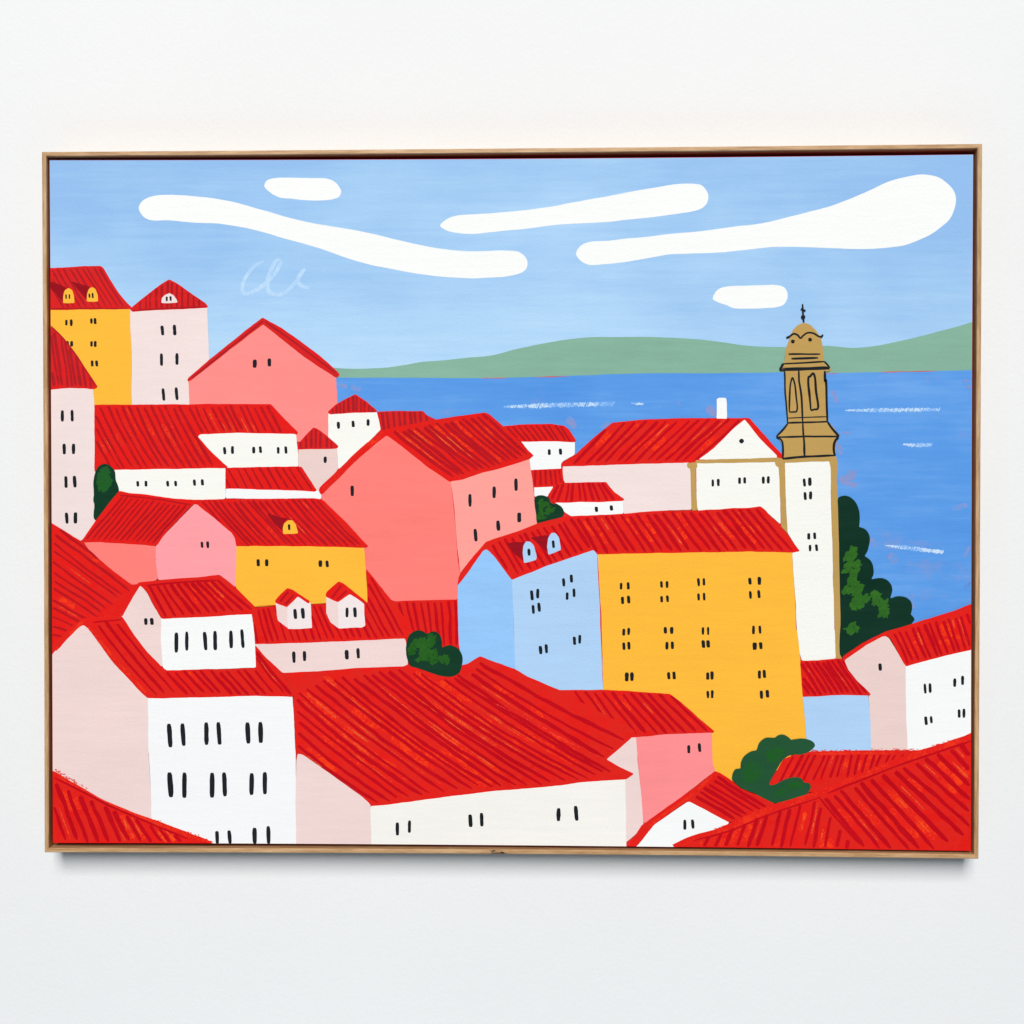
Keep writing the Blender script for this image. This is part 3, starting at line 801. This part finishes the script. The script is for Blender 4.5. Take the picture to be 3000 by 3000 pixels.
house('striped red roof below the coral house', [],
      [(NEAR, 'B2 990,1690 1050,1703 1180,1698 1350,1696 1523,1690 1526,1932 C2 1532,260 1400,260 1140,200', [dict(top='B2 1050,1705 1530,1695', bot='C2 1150,250 1535,245', n=9, w=20)])])
house('red roof sloping down from the left edge', [],
      [(MID, 'B1 112,1095 345,1243 420,1322 600,1480 740,1578 800,1570 760,1700 660,1830 480,1900 C1 330,150 112,320',
        [dict(top='B1 135,1080 135,2000', bot='B1 790,1590 250,2000', n=13, w=19, o=3)])])
house('blush row house with two little white dormers on its red roof',
      [(BLUSH2, 'C1 1665,215 1932,205 C2 400,202 800,182 1118,175 1132,200 1147,382 1110,397 800,404 400,437 205,442 100,355 0,262 C1 1666,240')],
      [(NEAR, 'B1 1640,1758 1850,1738 B2 0,1735 842,1719 838,1600 832,1460 880,1518 960,1620 1030,1700 1100,1800 1190,1932 C2 1180,150 1132,182 700,201 400,213 0,226 C1 1664,228',
        [dict(top='B1 1560,1750 B2 880,1500', bot='C1 1620,225 C2 1150,180', n=23, w=19)])],
      [[(BLUSH2, 'B2 147,1710 235,1745 240,1908 165,1848 155,1800', 0), (SHELL, 'B2 236,1745 315,1662 413,1716 423,1906 330,1912 238,1914', 0), (MID[0], 'B2 143,1702 160,1678 235,1603 270,1614 408,1704 398,1724 315,1668 235,1751 148,1717', 0),
        (MID[1], 'B2 175,1700 240,1625 250,1632 190,1712', 0), (MID[1], 'B2 215,1722 280,1650 290,1657 228,1735', 0)],
       [(BLUSH2, 'B2 530,1665 620,1708 622,1908 560,1862 528,1790', 0), (SHELL, 'B2 620,1708 708,1645 816,1722 824,1890 800,1902 620,1908', 0), (MID[0], 'B2 525,1668 529,1638 625,1553 662,1570 843,1715 826,1724 708,1650 620,1713', 0),
        (MID[1], 'B2 565,1672 640,1580 652,1588 582,1684', 0), (MID[1], 'B2 605,1690 680,1620 692,1628 618,1700', 0)]],
      'B2 296,1762,1838,25 354,1755,1835,27 687,1752,1825,21 747,1750,1825,25 C2 286,280,365,25 366,277,352,25 685,268,340,29 771,255,332,25')
house('blush gabled house with a white front of tall windows',
      [(BLUSH2, 'B1 800,1580 852,1640 902,1740 952,1820 970,1860 C1 972,60 975,395 940,385 830,255 700,85 652,0 B1 655,1810'),
       (WHITE, 'B1 962,1828 1300,1812 1640,1792 1650,1932 C1 1642,5 1662,150 1674,402 1400,410 1000,422 972,400 956,200 958,30')],
      [(NEAR, 'B1 650,1818 720,1690 785,1562 1000,1540 1250,1520 1400,1504 1520,1600 1660,1740 1696,1776 1640,1801 1300,1822 965,1838 940,1805 850,1632 800,1586 750,1662 668,1818',
        [dict(top='B1 840,1580 1410,1535', bot='B1 970,1825 1680,1775', n=11, w=24, o=5)], [('B1 850,1585 1100,1562 1390,1545', 14, NEAR[1])])],
      [], 'B1 843,1832,1882,25 888,1830,1882,27 C1 1073,137,288,29 1152,130,273,25 1291,132,270,29 1366,125,270,29 1486,122,255,27 1572,113,253,25')
house('big pale house with rows of tall black windows',
      [(BLUSH2, 'C1 112,320 330,105 370,74 402,82 450,145 600,365 750,525 862,628 864,800 872,950 864,1050 882,1350 890,1545 760,1520 500,1410 300,1300 112,1190'),
       (COOLWHITE, 'C1 858,622 1300,615 C2 276,612 287,800 300,1100 302,1760 C1 1350,1760 1150,1660 888,1560 880,1300 863,1000')],
      [(NEAR, 'C1 112,330 112,260 260,110 370,28 400,24 640,8 668,18 750,150 850,280 960,390 990,421 1400,412 1672,404 1668,235 1760,335 1870,437 C2 200,441 260,540 287,610 272,622 0,615 C1 1300,626 858,634 830,610 600,372 410,108 372,78 340,95 250,185',
        [dict(top='C1 440,60 640,40', bot='C1 900,615 1100,605', n=3, w=22, bend=.02), dict(top='C1 660,40 1560,40', bot='C1 1130,612 1990,612', n=13, w=22, o=5, bend=.02)],
        [('C1 408,95 620,345 850,600', 24, RIDGE), ('C1 160,270 260,160 370,50', 24, RIDGE), ('C1 445,62 540,50 660,40', 12, NEAR[1])])],
      [], 'C1 1023,825,1003,36 1124,823,992,33 1300,815,985,33 1395,813,983,33 1613,815,975,35 1709,812,970,35 1027,1192,1380,40 1134,1193,1385,35 1343,1195,1383,37 1437,1192,1373,33 1641,1198,1363,33 1741,1190,1357,33 1381,1635,1730,28 1475,1630,1730,28 1664,1610,1730,33 1768,1598,1730,30')
house('pink house with one pair of windows and a red roof',
      [(BLUSH2, 'C3 835,1095 920,1010 1000,935 1050,912 1070,930 1078,1100 1103,1350 1120,1550 1124,1592 1060,1660 985,1725 975,1250 1000,1200'),
       (ROSE, 'C3 1063,920 1300,895 1636,885 1642,1100 1664,1180 1450,1345 1140,1580 1120,1562 1103,1350 1080,1100')],
      [(NEAR, 'C3 480,573 820,568 1000,578 1325,601 1400,660 1480,730 1658,885 1640,894 1300,906 1060,926 1000,930 600,700',
        [dict(top='C3 560,570 1335,600', bot='C3 800,915 1640,892', n=11, w=26, o=3)])],
      [], 'C3 1463,987,1048,23 1544,972,1038,23')
house('wide white house under the largest red roof',
      [(BLUSH2, 'C2 304,1100 316,1048 350,1055 620,1245 864,1425 866,1600 874,1760 302,1760 298,1400'),
       (WARMWHITE, 'C2 862,1455 880,1440 1100,1418 1500,1358 1932,1318 C3 400,1293 700,1255 982,1240 987,1400 992,1760 C2 870,1760')],
      [(NEAR, 'C2 285,612 262,545 208,444 200,440 400,433 800,402 1110,393 1140,380 1200,400 1400,462 1480,465 1545,385 1600,372 1690,316 1932,408 C3 0,366 150,412 240,465 500,578 700,690 1000,840 1062,885 1035,925 940,1010 843,1096 960,1160 1050,1202 1000,1240 980,1246 700,1263 400,1301 0,1333 C2 1700,1346 1400,1381 1000,1436 868,1448 850,1420 650,1250 350,1057 312,1053 296,1000 288,650',
        [dict(top='C2 292,1000 286,740 284,560 400,450 800,410 1140,395 1540,425 1690,325', bot='C2 900,1432 1130,1400 1350,1370 1620,1345 C3 250,1320 700,1262 990,1215 1030,910', n=25, w=26, o=30, bend=.02)],
        [('C3 0,672 200,770 400,870', 4, paint((240, 105, 100), .1, (226, 30, 26), 500)), ('C3 400,880 600,985 840,1095', 3, paint((238, 90, 84), .1, (226, 30, 26), 500))])],
      [], 'C2 1067,1570,1668,25 1158,1555,1648,23 1618,1510,1605,29 1703,1498,1600,27 C3 480,1462,1560,29 613,1445,1557,29')
plant('painted_bush', 'dark green bush between the roofs', DGREEN, 'C2 1138,205 1160,150 1215,120 1262,130 1288,147 1292,146 1340,127 1385,150 1405,205 1407,246 1410,247 1460,232 1520,255 1556,310 1556,380 1535,440 1480,471 1400,465 1320,440 1230,407 1170,392 1145,352 1131,272',
      LGREEN, ['C2 1160,270 1170,210 1220,185 1290,180 1310,155 1345,165 1340,220 1310,265 1345,275 1365,310 1360,340 1345,380 1310,355 1240,340 1210,350 1240,250 1200,230 1190,290 1205,320 1170,310', 'C2 1380,338 1400,312 1440,310 1455,335 1440,365 1405,362'])
house('small blue house under a red roof',
      [(BLUE, 'C4 519,615 800,602 1015,605 1032,800 1040,1045 560,1045 548,930')],
      [(NEAR, 'C4 500,352 640,347 780,332 838,338 870,400 950,510 1034,600 1015,612 800,609 521,624', [dict(top='C4 400,360 835,335', bot='C4 560,622 1030,606', n=11, w=24, o=4)])])
house('blush and white house at the right edge',
      [(BLUSH3, 'C4 832,345 900,290 1050,202 1130,160 1165,175 1235,285 1302,392 1298,500 1303,800 1314,1035 1200,1045 1037,1045 1030,800 1018,612 1036,602 930,500 860,410'),
       (WHITE, 'C4 1297,385 1500,320 1815,245 1815,925 1400,1045 1312,1045 1299,700')],
      [(NEAR, 'C4 820,345 820,318 960,222 1150,128 1300,85 B4 1500,1825 1650,1778 1830,1712 C4 1830,255 1790,262 1600,311 1300,392 1278,362 1180,182 1150,166 1120,168 1000,232 838,345',
        [dict(top='C4 1170,120 1830,-30', bot='C4 1300,385 1900,235', n=14, w=23, o=7, clip='C4 1190,140 1500,50 1830,-20 1830,255 1300,380')], [('C4 840,325 980,230 1140,150', 14, RIDGE)])],
      [], 'C4 1104,370,425,25 1443,523,597,20 1481,520,592,21 1667,483,547,23 1726,463,532,23 1450,770,835,23 1490,768,822,19 1700,717,780,21 1736,712,780,21')
LAYER[0] += 1
c = Coat(10); poly = hand(P('C4 262,1300 262,1280 378,1090 500,1040 600,1034 900,1028 1400,1024 1480,1010 1400,1060 1000,1200 640,1340 480,1340'), 4)
c.patch(poly, NEAR[0]); stripes(c, poly, 'C4 440,1055 900,1050 1380,1045', 'C4 300,1290 860,1230 1330,1090', 17, 20, NEAR[1], NEAR[2], 6)
c.stroke(line('C4 560,1050 900,1045 1300,1050'), 26 * K, RIDGE, 22, (.4, .4), .2)
fuzz(c, 'C4 570,1036 900,1030 1390,1026', NEAR[0], 170)
c.build('painted_roof', label='low red roof behind the curling green tree')
house('small white gable with a red roof at the lower edge',
      [(WHITE, 'C3 1030,1760 1200,1592 1465,1405 1600,1470 1770,1558 1745,1600 1550,1665 1330,1760')],
      [(NEAR, 'C3 980,1738 1110,1590 1280,1470 1450,1345 1560,1265 1660,1181 1700,1195 1780,1250 1850,1310 1932,1347 C4 200,1370 330,1440 140,1530 0,1590 C3 1900,1560 1760,1568 1600,1482 1468,1410 1430,1424 1200,1592 1045,1745',
        [dict(top='C3 1690,1200 1490,1385', bot='C4 270,1440 C3 1800,1570', n=6, w=24)], [('C3 1060,1690 1250,1530 1450,1390 1640,1220', 22, RIDGE)])],
      [], 'C3 1433,1550,1625,23 1493,1548,1617,23')
plant('painted_tree', 'mid green tree curling like a claw over the red roofs', DGREEN2,
      'C3 1790,1252 1792,1205 1812,1168 1850,1160 1853,1158 1855,1120 1875,1075 1932,1033 C4 165,1026 170,1024 190,970 240,932 310,930 330,915 370,907 410,925 433,945 437,945 500,937 560,945 600,965 613,990 572,1033 500,1058 440,1058 385,1085 330,1160 268,1284 300,1286 380,1245 460,1229 510,1240 530,1266 532,1266 570,1275 583,1300 560,1345 480,1387 380,1412 300,1422 240,1397 150,1347 60,1312 0,1262 C3 1815,1268',
      LGREEN3, ['C4 250,1060 270,1030 310,1012 350,1022 370,1048 335,1080 290,1098 260,1092', 'C4 60,1200 80,1150 130,1122 180,1135 212,1180 200,1230 150,1255 90,1250', 'C4 320,1345 350,1310 420,1285 480,1265 515,1285 490,1312 420,1320 370,1350 335,1370'])
LAYER[0] += 1
c = Coat(10)
poly = hand(P('C4 1830,895 1790,915 1600,965 1400,1030 1250,1088 1100,1148 900,1230 700,1310 500,1372 300,1432 150,1498 0,1562 C3 1800,1580 1650,1640 1440,1705 1330,1752 1330,1780 C4 1000,1830 1830,1830'), 4)
c.patch(poly, NEAR[0])
stripes(c, hand(P('C4 660,1370 1060,1225 1400,1085 1830,930 1830,1830 980,1830'), 2), 'C4 620,1390 1060,1230 1240,1150 1760,970', 'C4 940,1785 1560,1785 1800,1640 1830,1090', 14, 33, NEAR[1], NEAR[2], 13)
stripes(c, hand(P('C3 1440,1780 1560,1690 1932,1550 C4 0,1600 300,1480 630,1395 960,1760 930,1800'), 2), 'C3 1500,1700 C4 0,1580 640,1390 900,1680', 'C3 1440,1780 C4 -90,1790 560,1790 880,1800', 15, 27, NEAR[1], NEAR[2], 11)
c.stroke(line('C3 1345,1752 1500,1690 1700,1630 C4 0,1587 200,1500 350,1447 700,1330 1000,1205 1250,1105 1500,1020 1830,912'), 46 * K, RIDGE, 22, (.6, .9), .15)
c.stroke(line('C3 1500,1708 1700,1655 C4 0,1622 200,1537 350,1482 640,1385'), 11 * K, NEAR[1], 32, (.5, .5), .3)
c.stroke(line('C4 700,1352 1000,1235 1250,1137 1500,1052 1800,955'), 15 * K, NEAR[1], 32, (.5, .5), .3)
c.stroke(line('C4 640,1375 800,1570 950,1735'), 16 * K, NEAR[1], 32, (.5, .5), .3)
fuzz(c, 'C4 1790,916 1600,966 1400,1031', NEAR[0], 60); fuzz(c, 'C3 1360,1738 1550,1665 1760,1590', NEAR[0], 50)
c.build('painted_roof', label='large red hipped roof filling the lower right corner')
LAYER[0] += 1
c = Coat(10)
poly = hand(P('C1 112,1140 145,1163 300,1272 500,1390 760,1500 890,1543 1150,1640 1300,1700 1380,1735 1380,1790 112,1790'), 4)
c.patch(poly, NEAR[0])
stripes(c, hand(P('C1 112,1240 300,1330 500,1425 760,1535 1190,1705 1190,1790 112,1790'), 2), 'C1 20,1180 1050,1640', 'C1 220,1770 1200,1770', 12, 29, NEAR[1], NEAR[2], 12)
c.stroke(line('C1 150,1190 300,1295 500,1405 760,1515 1150,1660 1340,1722'), 26 * K, RIDGE, 22, (.6, .5), .2)
c.stroke(line('C1 150,1232 350,1330 560,1440 860,1570 1160,1695'), 15 * K, NEAR[1], 32, (.5, .5), .3)
fuzz(c, 'C1 150,1172 250,1234 390,1314', RIDGE, 60, (2, 6)); fuzz(c, 'C1 900,1552 1150,1646 1350,1726', RIDGE, 70, (2, 6))
c.build('painted_roof', label='red roof filling the lower left corner')

# ------------------------------------------------------------------ light: soft daylight from above, cool fill from the room
w = bpy.data.worlds.new('World'); sc.world = w; w.use_nodes = True
w.node_tree.nodes['Background'].inputs['Color'].default_value = (.88, .95, 1.0, 1)
w.node_tree.nodes['Background'].inputs['Strength'].default_value = .10


def area(name, loc, target, sx, sy, power, col):
    l = bpy.data.lights.new(name, 'AREA'); l.shape = 'RECTANGLE'; l.size = sx; l.size_y = sy; l.energy = power; l.color = col
    o = bpy.data.objects.new(name, l); COL.objects.link(o); o.location = loc
    o.rotation_euler = (Vector(target) - Vector(loc)).to_track_quat('-Z', 'Y').to_euler()
    return o


area('high_window_light', (-.4, -10, 7.6), (-.1, 0, 1.0), 4.2, 5.6, 1715, (1, .985, .960))
area('floor_bounce_light', (0, -1.7, -.6), (0, 0, .8), 3.2, .9, 11.5, (.52, .79, 1))
sc.view_settings.view_transform = 'Standard'; sc.view_settings.look = 'None'
sc.view_settings.exposure = 0; sc.view_settings.gamma = 1; sc.view_settings.use_curve_mapping = False
sc.cycles.max_bounces = 6
